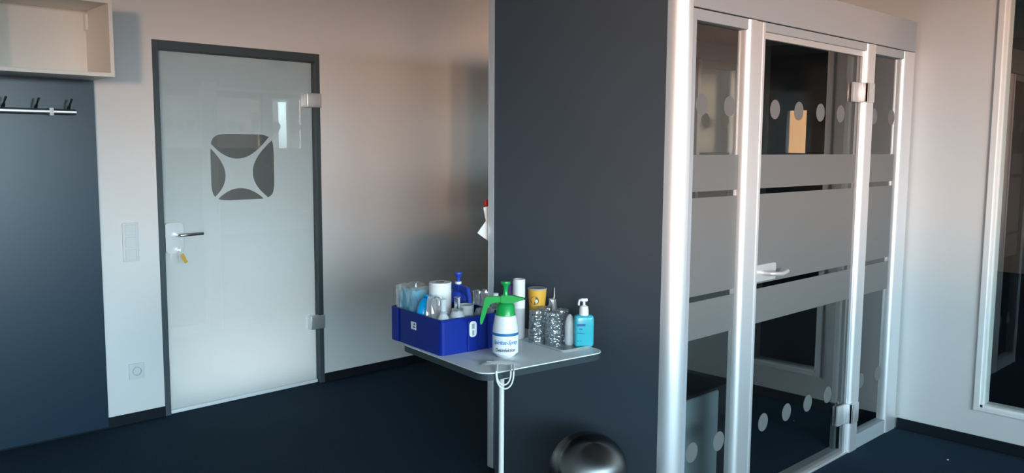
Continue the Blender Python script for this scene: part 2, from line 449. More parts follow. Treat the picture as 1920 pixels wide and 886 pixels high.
swing(finish('lock_plate', bm, M['chrome'], dr, smooth=True))
bm = new()
hx = 1.951-DX0
tube(bm, [(hx, GY-.014, 1.042), (hx, GY-.045, 1.042), (hx+.004, GY-.055, 1.042), (hx+.014, GY-.060, 1.042), (hx+.06, GY-.060, 1.043), (hx+.135, GY-.060, 1.045)], .0095, 14)
swing(finish('door_handle', bm, M['polished'], dr, smooth=True))
bm = new(); lathe(bm, [(0, 0), (.012, 0), (.012, .012), (0, .012)], 20, matrix=Matrix.Translation((hx+.004, GY-.014, .958)) @ Matrix.Rotation(PI/2, 4, 'X'))
swing(finish('lock_cylinder', bm, M['chrome'], dr, smooth=True))

# key with a yellow tag hanging from the lock
ky = empty('key', (1.955, D+GY-.042, .958), 0, 'small steel key in the lock of the frosted glass door with yellow tag', 'key')
bm = new(); box(bm, -.0012, .0012, -.018, .012, -.005, .004); box(bm, -.0015, .0015, -.034, -.016, -.011, .011, .0012, 1)
finish('key_blade', bm, M['chrome'], ky)
bm = new(); tube(bm, [(0.0+.010*math.sin(a), -.030, -.010-.010*(1-math.cos(a))) for a in [2*PI*k/14 for k in range(15)]], .001, 6)
finish('key_ring', bm, M['chrome'], ky)
bm = new(); box(bm, -.010, .010, -.002, .002, -.058, 0, .002, 2)
finish('key_tag', bm, M['tag'], ky, loc=(.004, -.031, -.024), rot=(0, -math.radians(27), 0))
bm = new(); box(bm, -.0012, .0012, -.006, .006, -.05, -.0, .001, 1)
finish('spare_key', bm, M['chrome'], ky, loc=(-.006, -.029, -.022), rot=(0, math.radians(8), 0))

# light switches and socket
sw = empty('light_switch', (1.6925, D, .912), 0, 'white vertical strip of three wall switches left of the glass door', 'switch')
bm = new(); box(bm, -.042, .042, -.009, 0, 0, .215, .003, 2)
finish('switch_frame', bm, M['switchw'], sw)
for k in range(3):
    bm = new(); box(bm, -.029, .029, -.014, -.008, .010+k*.0685, .010+k*.0685+.058, .002, 2)
    finish('rocker', bm, M['switchw'], sw)
so = empty('wall_socket', (1.698, D, .25), 0, 'white round-centred wall socket low on the wall beside the door', 'socket')
bm = new(); box(bm, -.042, .042, -.009, 0, 0, .088, .003, 2)
finish('socket_plate', bm, M['switchw'], so)
bm = new(); lathe(bm, [(.0, .004), (.020, .004), (.022, .014), (.024, .014), (.024, .0), (0, 0)], 28, matrix=Matrix.Translation((0, -.0005, .044)) @ Matrix.Rotation(PI/2, 4, 'X'))
finish('socket_well', bm, mat('socket_grey', (.45, .45, .46), .5), so, smooth=True)
bm = new()
for x in (-.010, .010): lathe(bm, [(0, 0), (.003, 0), (.003, .001), (0, .001)], 12, matrix=Matrix.Translation((x, -.0046, .044)) @ Matrix.Rotation(PI/2, 4, 'X'))
finish('pin_hole', bm, M['black'], so)

# ------------------------------------------------------------------ coat corner on the left
bm = new(); box(bm, .60, 1.535, D-.018, D, .012, 1.90, .0015, 1)
tag(finish('wall_panel', bm, M['blue']), 'tall matt slate blue board fixed to the wall behind the coat rack', 'wall panel')
cb = empty('wall_cabinet', (1.21, D, 1.885), 0, 'open cream wall cabinet mounted above the blue coat board', 'cabinet')
bm = new(); cw, ch, cdp, tt = .32, .375, .35, .019
box(bm, -cw, cw, -cdp, 0, 0, tt, .001, 1); box(bm, -cw, cw, -cdp, 0, ch-tt, ch, .001, 1)
box(bm, -cw, -cw+tt, -cdp, 0, tt, ch-tt, .001, 1); box(bm, cw-tt, cw, -cdp, 0, tt, ch-tt, .001, 1)
finish('cabinet_body', bm, M['whitesat'], cb)
bm = new(); box(bm, -cw+tt, cw-tt, -.008, -.001, tt, ch-tt)
finish('back_panel', bm, M['whitesat'], cb)
bm = new(); prism(bm, [(-.30+.022*0, .0), (-.30, .0)] and rrect(-.045, -.008, ch-tt-.10, ch-tt-.012, .014), cw-tt-.012, cw-tt, 'x')
finish('hanging_bracket', bm, M['white'], cb)

ck = empty('coat_rack', (1.12, D-.018, 1.717), 0, 'black coat rail with silver front stripe and hooks on blue board', 'coat rack')
bm = new(); box(bm, -.55, .313, -.034, -.014, -.014, .014, .003, 2)
finish('rail', bm, M['black'], ck)
bm = new(); box(bm, -.55, .314, -.0365, -.034, -.005, .005, .001, 1)
finish('silver_strip', bm, M['chrome'], ck)
for x in (-.42, .197):
    bm = new(); lathe(bm, [(0, 0), (.014, 0), (.014, .018), (.009, .022), (0, .022)], 20, matrix=Matrix.Translation((x, -.0, 0)) @ Matrix.Rotation(PI/2, 4, 'X'))
    box(bm, x-.010, x+.010, -.038, -.010, -.020, .020, .004, 2)
    finish('mount', bm, M['white'], ck, smooth=True)
for x in (-.48, -.33, -.18, -.025, .12, .272):
    bm = new(); tube(bm, [(x, -.030, .012), (x+.001, -.045, .022), (x+.006, -.058, .040), (x+.014, -.064, .066)], [.004, .004, .0045, .006], 8)
    finish('hook', bm, M['black'], ck, smooth=True)
    bm = new(); tube(bm, [(x+.012, -.024, .012), (x+.012, -.028, .022), (x+.014, -.034, .034)], .0035, 8)
    finish('peg', bm, M['black'], ck, smooth=True)

# ------------------------------------------------------------------ the glazed cabin
BY = 1.8263; BB = 2.885; PX = 2.607; CR = .065; HT = 2.2273; GZ = 2.066
bt = empty('glass_cabin', (3.68, 2.36, 0), 0, 'silver framed glass cabin with frosted bands and slate blue side panel', 'cabin')
OX, OY = 3.68, 2.36
def bx(bm, x0, x1, y0, y1, z0, z1, bev=0., seg=2): return box(bm, x0-OX, x1-OX, y0-OY, y1-OY, z0, z1, bev, seg)
def bpart(name, bm, mt, parent=None, smooth=False): return finish(name, bm, mt, parent or bt, smooth)
bm = new(); bx(bm, PX, PX+.04, BY+CR+.001, BB-.05, .0, HT)
bpart('side_panel', bm, M['slate'])
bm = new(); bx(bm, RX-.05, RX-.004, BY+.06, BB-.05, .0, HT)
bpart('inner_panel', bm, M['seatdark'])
def qpoly(x, y, r, w, d):
    """post plan: rounded outer left edge, flat front, depth d"""
    p = [(x, y+d)]
    for k in range(13):
        a = PI + (PI/2)*k/12
        p.append((x+r+r*math.cos(a), y+r+r*math.sin(a)))
    p += [(x+w, y), (x+w, y+d)]
    return [(a-OX, b-OY) for a, b in p]
bm = new(); prism(bm, qpoly(PX, BY, CR, CR+.003, CR+.001), 0, HT)
bpart('corner_column', bm, M['alu'], smooth=30)
bm = new(); prism(bm, [(a, 2*2.355-2*OY-b) for a, b in qpoly(PX-.003, BY, .03, .06, .055)], 0.05, HT)
bpart('rear_column', bm, M['alu'], smooth=30)
bm = new(); bx(bm, PX-.002, PX+.02, BB-.07, BB-.03, 0, .05)
bpart('foot', bm, M['black'])
# header and roof
bm = new(); bx(bm, PX+CR+.004, RX-.02, BY-.004, BY+.05, GZ+.003, HT, .003, 2)
bpart('header', bm, M['alumatt'])
bm = new(); bx(bm, PX+.04, RX-.02, BY+.05, BB-.055, HT-.06, HT-.01)
bpart('roof_panel', bm, mat('grey_roof_lining', (.10, .10, .105), .8))
bm = new(); bx(bm, PX+.06, RX-.02, BB-.055, BB, GZ+.003, HT, .003, 2)
bpart('header', bm, M['alumatt'])
# frames: front and rear
def post(x0, x1, y, sgn, z0=0, z1=GZ, r=.026, d=.05):
    bm = new()
    P = qpoly(x0, BY, r, x1-x0, d)
    if sgn < 0: P = [(a, (2*2.3557-2*OY)-b) for a, b in P]
    prism(bm, P, z0, z1)
    return bm
def frame_side(sgn):
    fy = (lambda a, b: (a, b)) if sgn > 0 else (lambda a, b: (2*2.3557-b, 2*2.3557-a))
    def B(bm, x0, x1, y0, y1, z0, z1, bev=0.):
        a, b = fy(y0, y1); return bx(bm, x0, x1, a, b, z0, z1, bev)
    bpart('post', post(3.064, 3.122, BY, sgn), M['alu'], smooth=30)
    bm = new(); B(bm, 3.1225, 3.176, BY+.003, BY+.055, 0, GZ, .003); bpart('door_jamb', bm, M['alu'])
    bm = new(); B(bm, 3.1765, 3.196, BY+.001, BY+.055, 0, GZ, .003); bpart('door_jamb', bm, M['alu'])
    bpart('post', post(4.160, 4.252, BY, sgn), M['alu'], smooth=30)
    bpart('post', post(4.610, 4.742, BY, sgn), M['alu'], smooth=30)
    bm = new(); B(bm, PX+CR+.0035, PX+CR+.034, BY+.004, BY+.055, 0, GZ, .002); bpart('post', bm, M['alumatt'])
    # rails
    for a, b in ((2.706, 3.064), (4.252, 4.610)):
        bm = new(); B(bm, a, b, BY+.003, BY+.055, 2.024, GZ, .002); bpart('top_rail', bm, M['alumatt'])
        bm = new(); B(bm, a, b, BY+.003, BY+.055, 0, .076, .002); bpart('sill', bm, M['alumatt'])
    bm = new(); B(bm, 3.196, 4.160, BY+.003, BY+.055, 2.030, GZ, .002); bpart('top_rail', bm, M['alumatt'])
    # stop profile behind the door leaf, light edge
    bm = new(); B(bm, 3.196, 4.160, BY+.066, BY+.09, 2.015, 2.066, .002); B(bm, 4.135, 4.160, BY+.066, BY+.09, 0, 2.015, .002); bpart('door_stop', bm, M['alurecess'])
    bm = new(); B(bm, 3.196, 4.160, BY+.018, BY+.029, 2.004, 2.030); B(bm, 4.148, 4.160, BY+.018, BY+.029, .012, 2.004); B(bm, 3.196, 3.204, BY+.018, BY+.029, .012, 2.004); bpart('door_seal', bm, M['alu'])
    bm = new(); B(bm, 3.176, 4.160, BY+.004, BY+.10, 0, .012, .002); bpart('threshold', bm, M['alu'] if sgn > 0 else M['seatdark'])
    gy = BY+.030
    def film(x0, x1, pane, dots):
        for z0, z1 in ((1.385, 1.527), (.976, 1.361), (.803, .954)):
            bm = new(); B(bm, x0+.001, x1-.001, gy-.0009, gy-.0002, z0, z1); bpart('frosted_band', bm, M['boothfilm'], pane)
        for zc in ((1.719, .343) if sgn > 0 else (1.719,)):
            for xc in dots:
                a, b = fy(gy-.0009, gy-.0002)
                bm = new(); prism(bm, [(xc-OX+.041*math.cos(2*PI*k/36), zc+.041*math.sin(2*PI*k/36)) for k in range(36)], a-OY, b-OY, 'y')
                bpart('frosted_dot', bm, M['boothfilm'], pane)
    bm = new(); B(bm, 2.700, 3.068, gy, gy+.008, .07, 2.03); p = bpart('side_pane', bm, M['glass']); film(2.7065, 3.064, p, (2.79, 2.985))
    bm = new(); B(bm, 4.246, 4.614, gy, gy+.008, .07, 2.03); p = bpart('side_pane', bm, M['glass']); film(4.2525, 4.6095, p, (4.335, 4.55))
    bm = new(); B(bm, 3.198, 4.152, gy, gy+.010, .016, 2.028); p = bpart('door_leaf', bm, M['glass']); film(3.1985, 4.1515, p, (3.343, 3.553, 3.757, 3.962))
    if sgn < 0:
        bm = new(); B(bm, 2.655, 4.705, BY+.11, BY+.118, .013, .80); bpart('added_dark_screen', bm, M['seatdark'])  # added dark sheet, hides the bright wall and rear posts behind the glass
    return p
leaf = frame_side(1)
rear = frame_side(-1)
gy = BY+.030
# hinges on the front door
for z0, z1 in ((1.782, 1.876), (.160, .262)):
    bm = new(); bx(bm, 4.060, 4.150, gy-.016, gy-.001, z0, z1, .003, 2); bx(bm, 4.135, 4.152, gy-.024, gy-.004, z0, z1, .004, 3)
    bx(bm, 4.150, 4.228, gy-.046, gy-.031, z0, z1, .003, 2); bx(bm, 4.150, 4.160, gy-.046, gy-.006, z0, z1, .002, 2)
    bpart('hinge', bm, M['chrome'], leaf, smooth=True)
bm = new(); prism(bm, [(a-OX, b) for a, b in rrect(3.205, 3.372, .988, 1.060, .012)], gy-.018-OY, gy-.001-OY, 'y')
bpart('lock_plate', bm, M['chrome'], leaf)
bm = new(); tube(bm, [(3.262-OX, gy-.016-OY, 1.024), (3.262-OX, gy-.050-OY, 1.024), (3.268-OX, gy-.060-OY, 1.024), (3.285-OX, gy-.065-OY, 1.022), (3.34-OX, gy-.068-OY, 1.018), (3.395-OX, gy-.060-OY, 1.024)], .0095, 12)
bpart('door_handle', bm, M['chrome'], leaf, smooth=True)
bm = new(); bx(bm, PX+.042, RX-.05, BY+.1, BB-.07, .0, .012)
bpart('floor_plate', bm, M['carpet'])

# upholstered bench inside
bn = empty('upholstered_bench', (3.07, 2.4, .0), 0, 'dark upholstered block seat with painted light patch on front inside the glass cabin', 'bench')
bm = new(); box(bm, -.37, .385, -.31, .33, .013, .455, .012, 3)
finish('seat_block', bm, M['seatdark'], bn, smooth=True)
bm = new(); box(bm, -.36, .265, -.322, -.309, .02, .445, .008, 3)  # paler panel stands in for the lit part of the seat front
finish('painted_lit_front', bm, M['seatlit'], bn, smooth=True)

# paper sheets pinned at the rear edge
ps = empty('paper_sheet', (2.62, BB+.004, 1.16), 0, 'white paper sheet hung behind the slate panel with a red clip', 'paper')
bm = new(); c45 = [(-.060, .0), (.040, .100), (.160, .0), (.06, -.075)]
prism(bm, [(a, b) for a, b in c45], .0, .0012, 'y'); finish('lower_sheet', bm, M['paper'], ps)
bm = new(); prism(bm, [(-.022, .115), (.10, .135), (.10, .03), (.0, .03)], .0015, .003, 'y'); finish('upper_sheet', bm, M['paper'], ps)
bm = new(); box(bm, -.010, .03, .003, .016, .12, .150, .004, 2); finish('clip', bm, M['red'], ps)

# ------------------------------------------------------------------ side table against the panel
TZ = .76
ta = math.radians(-7)
tb = empty('side_table', (1.938, 2.150, 0), ta, 'light grey rounded side table with dark edge by the slate panel', 'table')
bm = new(); prism(bm, rrect(0, .585, 0, .60, .055, 10), TZ-.004, TZ)
finish('table_top', bm, M['table'], tb)
bm = new(); prism(bm, rrect(0, .585, 0, .60, .055, 10), TZ-.028, TZ-.004)
finish('table_edge', bm, M['tableedge'], tb)
bm = new(); lathe(bm, [(0, .0), (.022, .0), (.022, .006), (.0098, .010), (.0098, TZ-.034), (.03, TZ-.034), (.03, TZ-.028), (0, TZ-.028)], 20)
finish('leg', bm, M['pvc'], tb, smooth=30, loc=(.105, .040, 0))
bm = new(); box(bm, .50, .575, .30, .33, TZ-.09, TZ-.028, .003, 1)
finish('wall_bracket', bm, M['tableedge'], tb)
def T(x, y): return (x, y, TZ)
CAMR = -yaw        # objects whose local +x runs to the right in the photo

# ------------------------------------------------------------------ pump sprayers
def sprayer(name, loc, rz, body, head, label, knobm, with_label, s=1.0):
    r = empty(name, loc, rz, label, 'spray bottle')
    bm = new()
    lathe(bm, [(0, .003), (.022, .002), (.027, .0), (.034, .004), (.043, .014), (.048, .028), (.049, .045), (.049, .085), (.0475, .115), (.0435, .140), (.040, .160), (.030, .164), (0, .164)], 40)
    bt_ = finish('bottle', bm, body, r, smooth=True)
    bm = new(); lathe(bm, [(0, .158), (.0375, .158), (.0375, .166), (.035, .172), (.034, .196), (.027, .205), (.022, .207), (0, .207)], 36)
    finish('collar', bm, head, r, smooth=40)
    bm = new()
    prism(bm, [(-.020, .205), (.012, .203), (.024, .206), (.030, .212), (.050, .2175), (.072, .2195), (.072, .2255), (.048, .230), (.028, .236), (-.015, .236), (-.020, .234)], -.013, .013, 'y')
    bmesh.ops.bevel(bm, geom=[e for e in bm.edges], offset=.003, segments=2, affect='EDGES')
    finish('spray_head', bm, head, r, smooth=True)
    bm = new(); tube(bm, [(.070, 0, .2225), (.074, 0, .2225), (.080, 0, .2225)], [.0042, .005, .0035], 12)
    finish('nozzle', bm, M['black'], r, smooth=True)
    bm = new()
    prism(bm, [(-.018, .232), (-.070, .231), (-.0765, .228), (-.080, .220), (-.089, .175), (-.096, .145), (-.097, .128), (-.093, .122), (-.087, .126), (-.086, .135), (-.080, .145), (-.079, .153), (-.074, .163), (-.073, .172), (-.068, .182), (-.064, .196), (-.056, .205), (-.040, .208), (-.018, .209)], -.009, .009, 'y')
    bmesh.ops.bevel(bm, geom=[e for e in bm.edges], offset=.0022, segments=2, affect='EDGES')
    finish('lever', bm, head, r, smooth=True)
    bm = new(); lathe(bm, [(0, .23), (.013, .23), (.010, .238), (.0085, .250), (.0085, .262), (.0105, .272), (.018, .279), (.0188, .283), (.018, .288), (.012, .2895), (0, .2895)], 28)
    finish('pump_knob', bm, knobm, r, smooth=True)
    if with_label:
        bm = new()
        n = 40; rr = .0497
        def band(bm, z0, z1, rr, a0, a1, mi=0):
            A = []
            for k in range(n+1):
                a = a0+(a1-a0)*k/n
                A.append([bm.verts.new((rr*math.cos(a), rr*math.sin(a), z)) for z in (z0, z1)])
            for p, q in zip(A, A[1:]): bm.faces.new((p[0], q[0], q[1], p[1]))
        band(bm, .019, .101, rr-.0004, PI+.05, 2*PI-.05)
        lb = finish('label', bm, M['label'], bt_, smooth=True)
        bm = new(); band(bm, .087, .0975, rr, PI+.05, 2*PI-.05); finish('label_band', bm, M['labelband'], bt_, smooth=True)
        for body_, size, z, m_, sh in (('Spiritus-Spray', .021, .063, M['inkblue'], .35), ('Desinfektion', .0185, .034, M['inkdark'], .25)):
            me = text_mesh(body_, size, sh, .0004, 1.0, .86)
            for v in me.vertices:
                a = -PI/2+v.co.x/.0497; zz = v.co.y; dd = v.co.z
                v.co = ((.0500+dd)*math.cos(a), (.0500+dd)*math.sin(a), z+zz)
            me.materials.append(m_)
            o = bpy.data.objects.new('label_text', me); COL.objects.link(o); o.parent = bt_
    return r
sprayer('pump_spray_bottle', T(2.172, 2.290), CAMR, M['white'], M['green'], 'white pump spray bottle with green head and handwritten style label on table', M['green'], True)

# ------------------------------------------------------------------ blue crate and its contents
CA = math.radians(-6)
cr = empty('storage_crate', (1.990, 2.452, TZ), CA, 'royal blue plastic crate of bottles hanging over the table corner', 'crate')
cwd, cdl, chh = .30, .385, .137
bm = new()
outer = rrect(0, cwd, 0, cdl, .018, 5); inner = rrect(.005, cwd-.005, .005, cdl-.005, .014, 5)
n = len(outer)
vo0 = [bm.verts.new((a, b, 0)) for a, b in outer]; vo1 = [bm.verts.new((a, b, chh)) for a, b in outer]
vi1 = [bm.verts.new((a, b, chh)) for a, b in inner]; vi0 = [bm.verts.new((a, b, .005)) for a, b in inner]
for k in range(n):
    j = (k+1) % n
    bm.faces.new((vo0[k], vo0[j], vo1[j], vo1[k])); bm.faces.new((vo1[k], vo1[j], vi1[j], vi1[k])); bm.faces.new((vi1[k], vi1[j], vi0[j], vi0[k]))
bm.faces.new(vo0); bm.faces.new(vi0)
finish('crate_shell', bm, M['navy'], cr, smooth=30)
bm = new(); box(bm, .122, .166, -.006, .0, .0, chh-.012, .003, 2); finish('rib', bm, M['navy'], cr)
bm = new(); box(bm, -.005, .0, cdl-.07, cdl-.02, .0, chh, .003, 2); finish('rib', bm, M['navy'], cr)
bm = new(); box(bm, .215, .225, -.006, 0, 0, chh, .002, 1); finish('rib', bm, M['navy'], cr)
bm = new(); box(bm, -.003, cwd+.003, -.003, .004, chh-.007, chh+.001, .001, 1); finish('rim', bm, M['navy'], cr)
bm = new(); prism(bm, [(a, b) for a, b in rrect(.126, .160, .058, .120, .014)], -.0075, -.006, 'y')
finish('handle_label', bm, M['label'], cr, )
bm = new(); box(bm, .139, .148, -.0078, -.0074, .064, .084); box(bm, .137, .150, -.0078, -.0074, .090, .110); finish('label_print', bm, mat('grey_print', (.35, .37, .40), .6), cr)
bm = new(); box(bm, -.0012, 0, .180, .218, .070, .100); finish('sticker', bm, M['label'], cr)
bm = new(); box(bm, -.0016, -.0012, .184, .200, .078, .083); box(bm, -.0016, -.0012, .184, .196, .088, .096); finish('sticker_print', bm, M['inkdark'], cr)

def C(lx, ly, lz=.005):
    c, s = math.cos(CA), math.sin(CA)
    return (1.990+lx*c-ly*s, 2.452+lx*s+ly*c, TZ+lz)

def bottle(name, loc, prof, mt, label, cat, cap=None, capm=None, rz=0, n=28, extra=None, group=None):
    r = empty(name, loc, rz, label, cat, group)
    bm = new(); lathe(bm, prof, n); finish('bottle_body', bm, mt, r, smooth=True)
    if cap: bm = new(); lathe(bm, cap, 24); finish('cap', bm, capm, r, smooth=40)
    return r

def crinkle(name, sx, sy, sz, mt, parent=None, loc=None, rz=0, amp=.008, seed=1, taper=.8, cuts=6):
    rnd = random.Random(seed); bm = new()
    bmesh.ops.create_cube(bm, size=1)
    bmesh.ops.subdivide_edges(bm, edges=bm.edges[:], cuts=cuts, use_grid_fill=True)
    for v in bm.verts:
        t = v.co.z+.5; k = 1-(1-taper)*t**2
        v.co.x *= k; v.co.y *= k
        v.co = Vector((v.co.x*sx, v.co.y*sy, (v.co.z+.5)*sz))
        if t > 0.01: v.co += Vector([rnd.uniform(-amp, amp) for _ in range(3)])
        if v.co.z < 0: v.co.z = 0
    o = finish(name, bm, mt, parent, loc=loc)
    o.rotation_euler = (0, 0, rz)
    return o
# wipes pack: blue printed pouch in clear film
g = empty('wipes_pack', C(.066, .300), CA, 'clear crinkled pack with light blue print at the left end of the blue crate', 'pack')
crinkle('outer_film', .105, .13, .225, M['wrap'], g, amp=.004, seed=3, taper=.95)
crinkle('blue_pouch', .09, .112, .205, M['cyanpack'], g, amp=.003, seed=5, taper=.75)
g = empty('cleaner_bottle', C(.036, .190), 0, 'bright blue bottle leaning inside the crate beside the clear wipes pack', 'bottle')
bm = new(); tube(bm, [(.0, 0, .0), (.0, 0, .08), (.004, 0, .13), (.010, .0, .165), (.018, .0, .185)], [.026, .028, .027, .021, .012], 20)
finish('bottle_body', bm, M['cyanbright'], g, smooth=True)
bm = new(); tube(bm, [(.018, 0, .185), (.028, 0, .192)], [.013, .012], 16); finish('cap', bm, M['cyanbright'], g, smooth=True)
# white kitchen rolls
def roll(name, loc, r_, h, label, mt=None):
    g = empty(name, loc, 0, label, 'paper roll')
    bm = new(); lathe(bm, [(.018, 0), (r_, 0), (r_, h), (.018, h), (.018, 0)], 36); finish('paper', bm, mt or M['paper'], g, smooth=30)
    bm = new(); lathe(bm, [(.0165, 0), (.018, 0), (.018, h+.001), (.0165, h+.001), (.0165, 0)], 24); finish('core', bm, M['brown'], g, smooth=30)
    return g
roll('paper_roll', C(.120, .190), .045, .245, 'thick white paper roll standing in the middle of the crate')
g = empty('white_bag', C(.046, .112), CA, 'soft white plastic bag between blue bottle and clear glass bottles', 'bag')
crinkle('bag', .066, .062, .20, M['wrapmilky'], g, amp=.005, seed=12, taper=.6)
bottle('swing_bottle', C(.036, .040), [(0, 0), (.022, .0), (.026, .006), (.026, .115), (.022, .135), (.013, .150), (.0125, .195), (.0145, .198), (.0145, .206), (0, .206)], M['milky'],
       'slim clear glass bottle with grey neck ring at the front corner of the crate', 'bottle', [(.0145, .150), (.0165, .152), (.0165, .158), (.0145, .160)], M['alumatt'])
bottle('storage_jar', C(.105, .045), [(0, 0), (.028, .0), (.033, .006), (.033, .11), (.030, .135), (.022, .150), (.020, .156), (0, .156)], M['milky'],
       'round clear jar with dark seal ring and narrow stopper in the crate', 'jar', [(0, .152), (.024, .152), (.024, .160), (.012, .163), (.011, .20), (.014, .206), (0, .208)], M['cg'])
g = empty('clear_beaker', C(.168, .078), 0, 'tall milky clear plastic beaker standing behind the round jar', 'beaker')
bm = new(); lathe(bm, [(0, 0), (.026, 0), (.032, .165), (.0305, .165), (.025, .004), (0, .004)], 28); finish('beaker_wall', bm, M['milky'], g, smooth=30)
g = empty('plastic_cup', C(.235, .045), .3, 'crinkled clear plastic cup leaning over the right rim of crate', 'cup')
crinkle('cup_wall', .050, .050, .145, M['wrap'], g, amp=.005, seed=22, taper=1.15, cuts=5)
bs = sprayer('pump_spray_bottle', C(.232, .225), CAMR+PI-.9, M['darkblue'], M['bluepl'], 'dark blue pump spray bottle with blue knob standing at back of crate', M['bluepl'], False)
bs.scale = (.94, .94, .94)
bm = new(); lathe(bm, [(.0125, .236), (.0145, .238), (.0145, .246), (.0125, .248)], 24); finish('white_ring', bm, M['white'], bs, smooth=40)

# ------------------------------------------------------------------ things on the table top
roll_ = empty('foil_roll', T(2.429, 2.480), 0, 'tall slim white roll standing upright behind the green-headed spray bottle', 'roll')
bm = new(); lathe(bm, [(.016, 0), (.0255, 0), (.0255, .128), (.0245, .129), (.016, .129)], 32); finish('lower_sleeve', bm, mat('grey_white_card', (.60, .61, .64), .7), roll_, smooth=30)
bm = new(); lathe(bm, [(.016, .129), (.0255, .129), (.0255, .247), (.024, .249), (.018, .249), (.016, .246), (.016, .129)], 32); finish('upper_sleeve', bm, M['white'], roll_, smooth=30)

cup = empty('noodle_cup', T(2.529, 2.472), 0, 'tall yellow paper cup with brown round emblem beside the white roll', 'cup')
def ring(z0, z1, r0, r1, name, mt):
    bm = new(); lathe(bm, [(r0, z0), (r1, z1)], 36); return finish(name, bm, mt, cup, smooth=True)
bm = new(); lathe(bm, [(0, 0), (.028, 0), (.0305, .07), (.0305, .07), (0, .07)], 36); finish('cup_base', bm, M['redprint'], cup, smooth=30)
bm = new(); lathe(bm, [(0, .07), (.0305, .07), (.0315, .095), (0, .095)], 36); finish('green_band', bm, M['greenprint'], cup, smooth=30)
bm = new(); lathe(bm, [(0, .095), (.0315, .095), (.0395, .195), (0, .195)], 36); finish('cup_wall', bm, M['yellow'], cup, smooth=30)
bm = new(); lathe(bm, [(.0, .195), (.0395, .195), (.0412, .197), (.0412, .2), (.0385, .202), (.0, .200)], 36); finish('lid', bm, mat('grey_foil_lid', (.45, .43, .38), .4), cup, smooth=30)
def emblem(name, da, zc, rad, mt, off, sq=1.):
    bm = new(); c0 = None
    base = -PI/2+CAMR*1.0; vs = []
    for k in range(28):
        t = 2*PI*k/28; z = zc+rad*math.sin(t); rr = .0315+(z-.095)*.08+off
        a = -PI/2+yaw*(-1)+da+rad*sq*math.cos(t)/rr
        vs.append(bm.verts.new((rr*math.cos(a), rr*math.sin(a), z)))
    bm.faces.new(vs); return finish(name, bm, mt, cup)
emblem('brown_emblem', -.35, .152, .019, M['brown'], .0006)
emblem('white_emblem', -.10, .150, .008, M['white'], .0012, .7)

# clear tray, tumblers
tr = empty('clear_tray', T(2.468, 2.295), ta, 'thin clear plastic tray lying beneath the upside-down tumblers', 'tray')
bm = new(); prism(bm, rrect(-.078, .080, -.125, .125, .02), 0, .002); finish('tray_base', bm, M['wrapmilky'], tr)
bm = new()
o1 = rrect(-.080, .082, -.127, .127, .022); i1 = rrect(-.076, .078, -.123, .123, .018)
a0 = [bm.verts.new((x, y, 0.002)) for x, y in i1]; a1 = [bm.verts.new((x, y, .010)) for x, y in o1]; a2 = [bm.verts.new((x*1.05, y*1.04, .010)) for x, y in o1]
for k in range(len(o1)):
    j = (k+1) % len(o1); bm.faces.new((a0[k], a0[j], a1[j], a1[k])); bm.faces.new((a1[k], a1[j], a2[j], a2[k]))
finish('tray_rim', bm, M['wrapmilky'], tr)
def tumbler(loc, label, rz=0):
    g = empty('tumbler', loc, rz, label, 'glass', 'upside-down tumblers on the clear tray')
    bm = new(); nn = 20; H = .130
    prof = [(.0335, 0), (.0325, .004), (.0318, .05), (.0310, .09), (.0300, .126), (.0275, H), (0, H), ]
    inner = [(0, .112), (.0250, .110), (.0285, .05), (.0315, .0)]
    allp = prof+inner; rings = []
    for i, (r_, z) in enumerate(allp):
        if r_ == 0: rings.append([bm.verts.new((0, 0, z))]); continue
        ring_ = []
        for k in range(nn):
            a = 2*PI*(k+(.5 if (i % 2 and i < 5) else 0))/nn
            rr = r_*(1.0+(.035 if (k % 2 == 0 and .03 < z < .12 and i < 6) else 0))
            ring_.append(bm.verts.new((rr*math.cos(a), rr*math.sin(a), z)))
        rings.append(ring_)
    for A, B in zip(rings, rings[1:]):
        for k in range(nn):
            j = (k+1) % nn
            if len(A) == 1 and len(B) == 1: continue
            if len(A) == 1: bm.faces.new((A[0], B[k], B[j]))
            elif len(B) == 1: bm.faces.new((A[k], A[j], B[0]))
            else: bm.faces.new((A[k], A[j], B[j], B[k]))
    A, B = rings[-1], rings[0]
    for k in range(nn): bm.faces.new((A[k], A[(k+1) % nn], B[(k+1) % nn], B[k]))
    finish('glass_body', bm, M['cut'], g)
    bm = new(); lathe(bm, [(.0270, H+.0005), (.0295, H-.002), (.0300, H-.006), (.0290, H-.008)], 24); finish('base_ring', bm, M['cut'], g, smooth=True)
    return g
TA = ((2.424, 2.372), (2.440, 2.292), (2.502, 2.400), (2.520, 2.322))
tumbler((TA[0][0], TA[0][1], TZ+.0025), 'clear cut tumbler at the left end of the cluster beside the white roll')
tumbler((TA[1][0], TA[1][1], TZ+.0025), 'clear cut tumbler in front middle of the cluster, closest to the table edge', .4)
tumbler((TA[2][0], TA[2][1], TZ+.0025), 'clear cut tumbler in the back row of the cluster, below the yellow cup', .8)
tumbler((TA[3][0], TA[3][1], TZ+.0025), 'clear cut tumbler at the right end of the cluster beside the milky squeeze bottle', 1.1)

g = empty('squeeze_bottle', T(2.505, 2.225), 0, 'small milky white squeeze bottle left of the turquoise sanitizer', 'bottle')
bm = new(); prof = [(0, .012), (.017, .012), (.0195, .02), (.0195, .085), (.018, .105), (.0125, .125), (.006, .135), (0, .137)]
lathe(bm, prof, 24); finish('bottle_body', bm, M['milky'], g, smooth=True)
g.location = (2.488, 2.248, TZ-.0095)

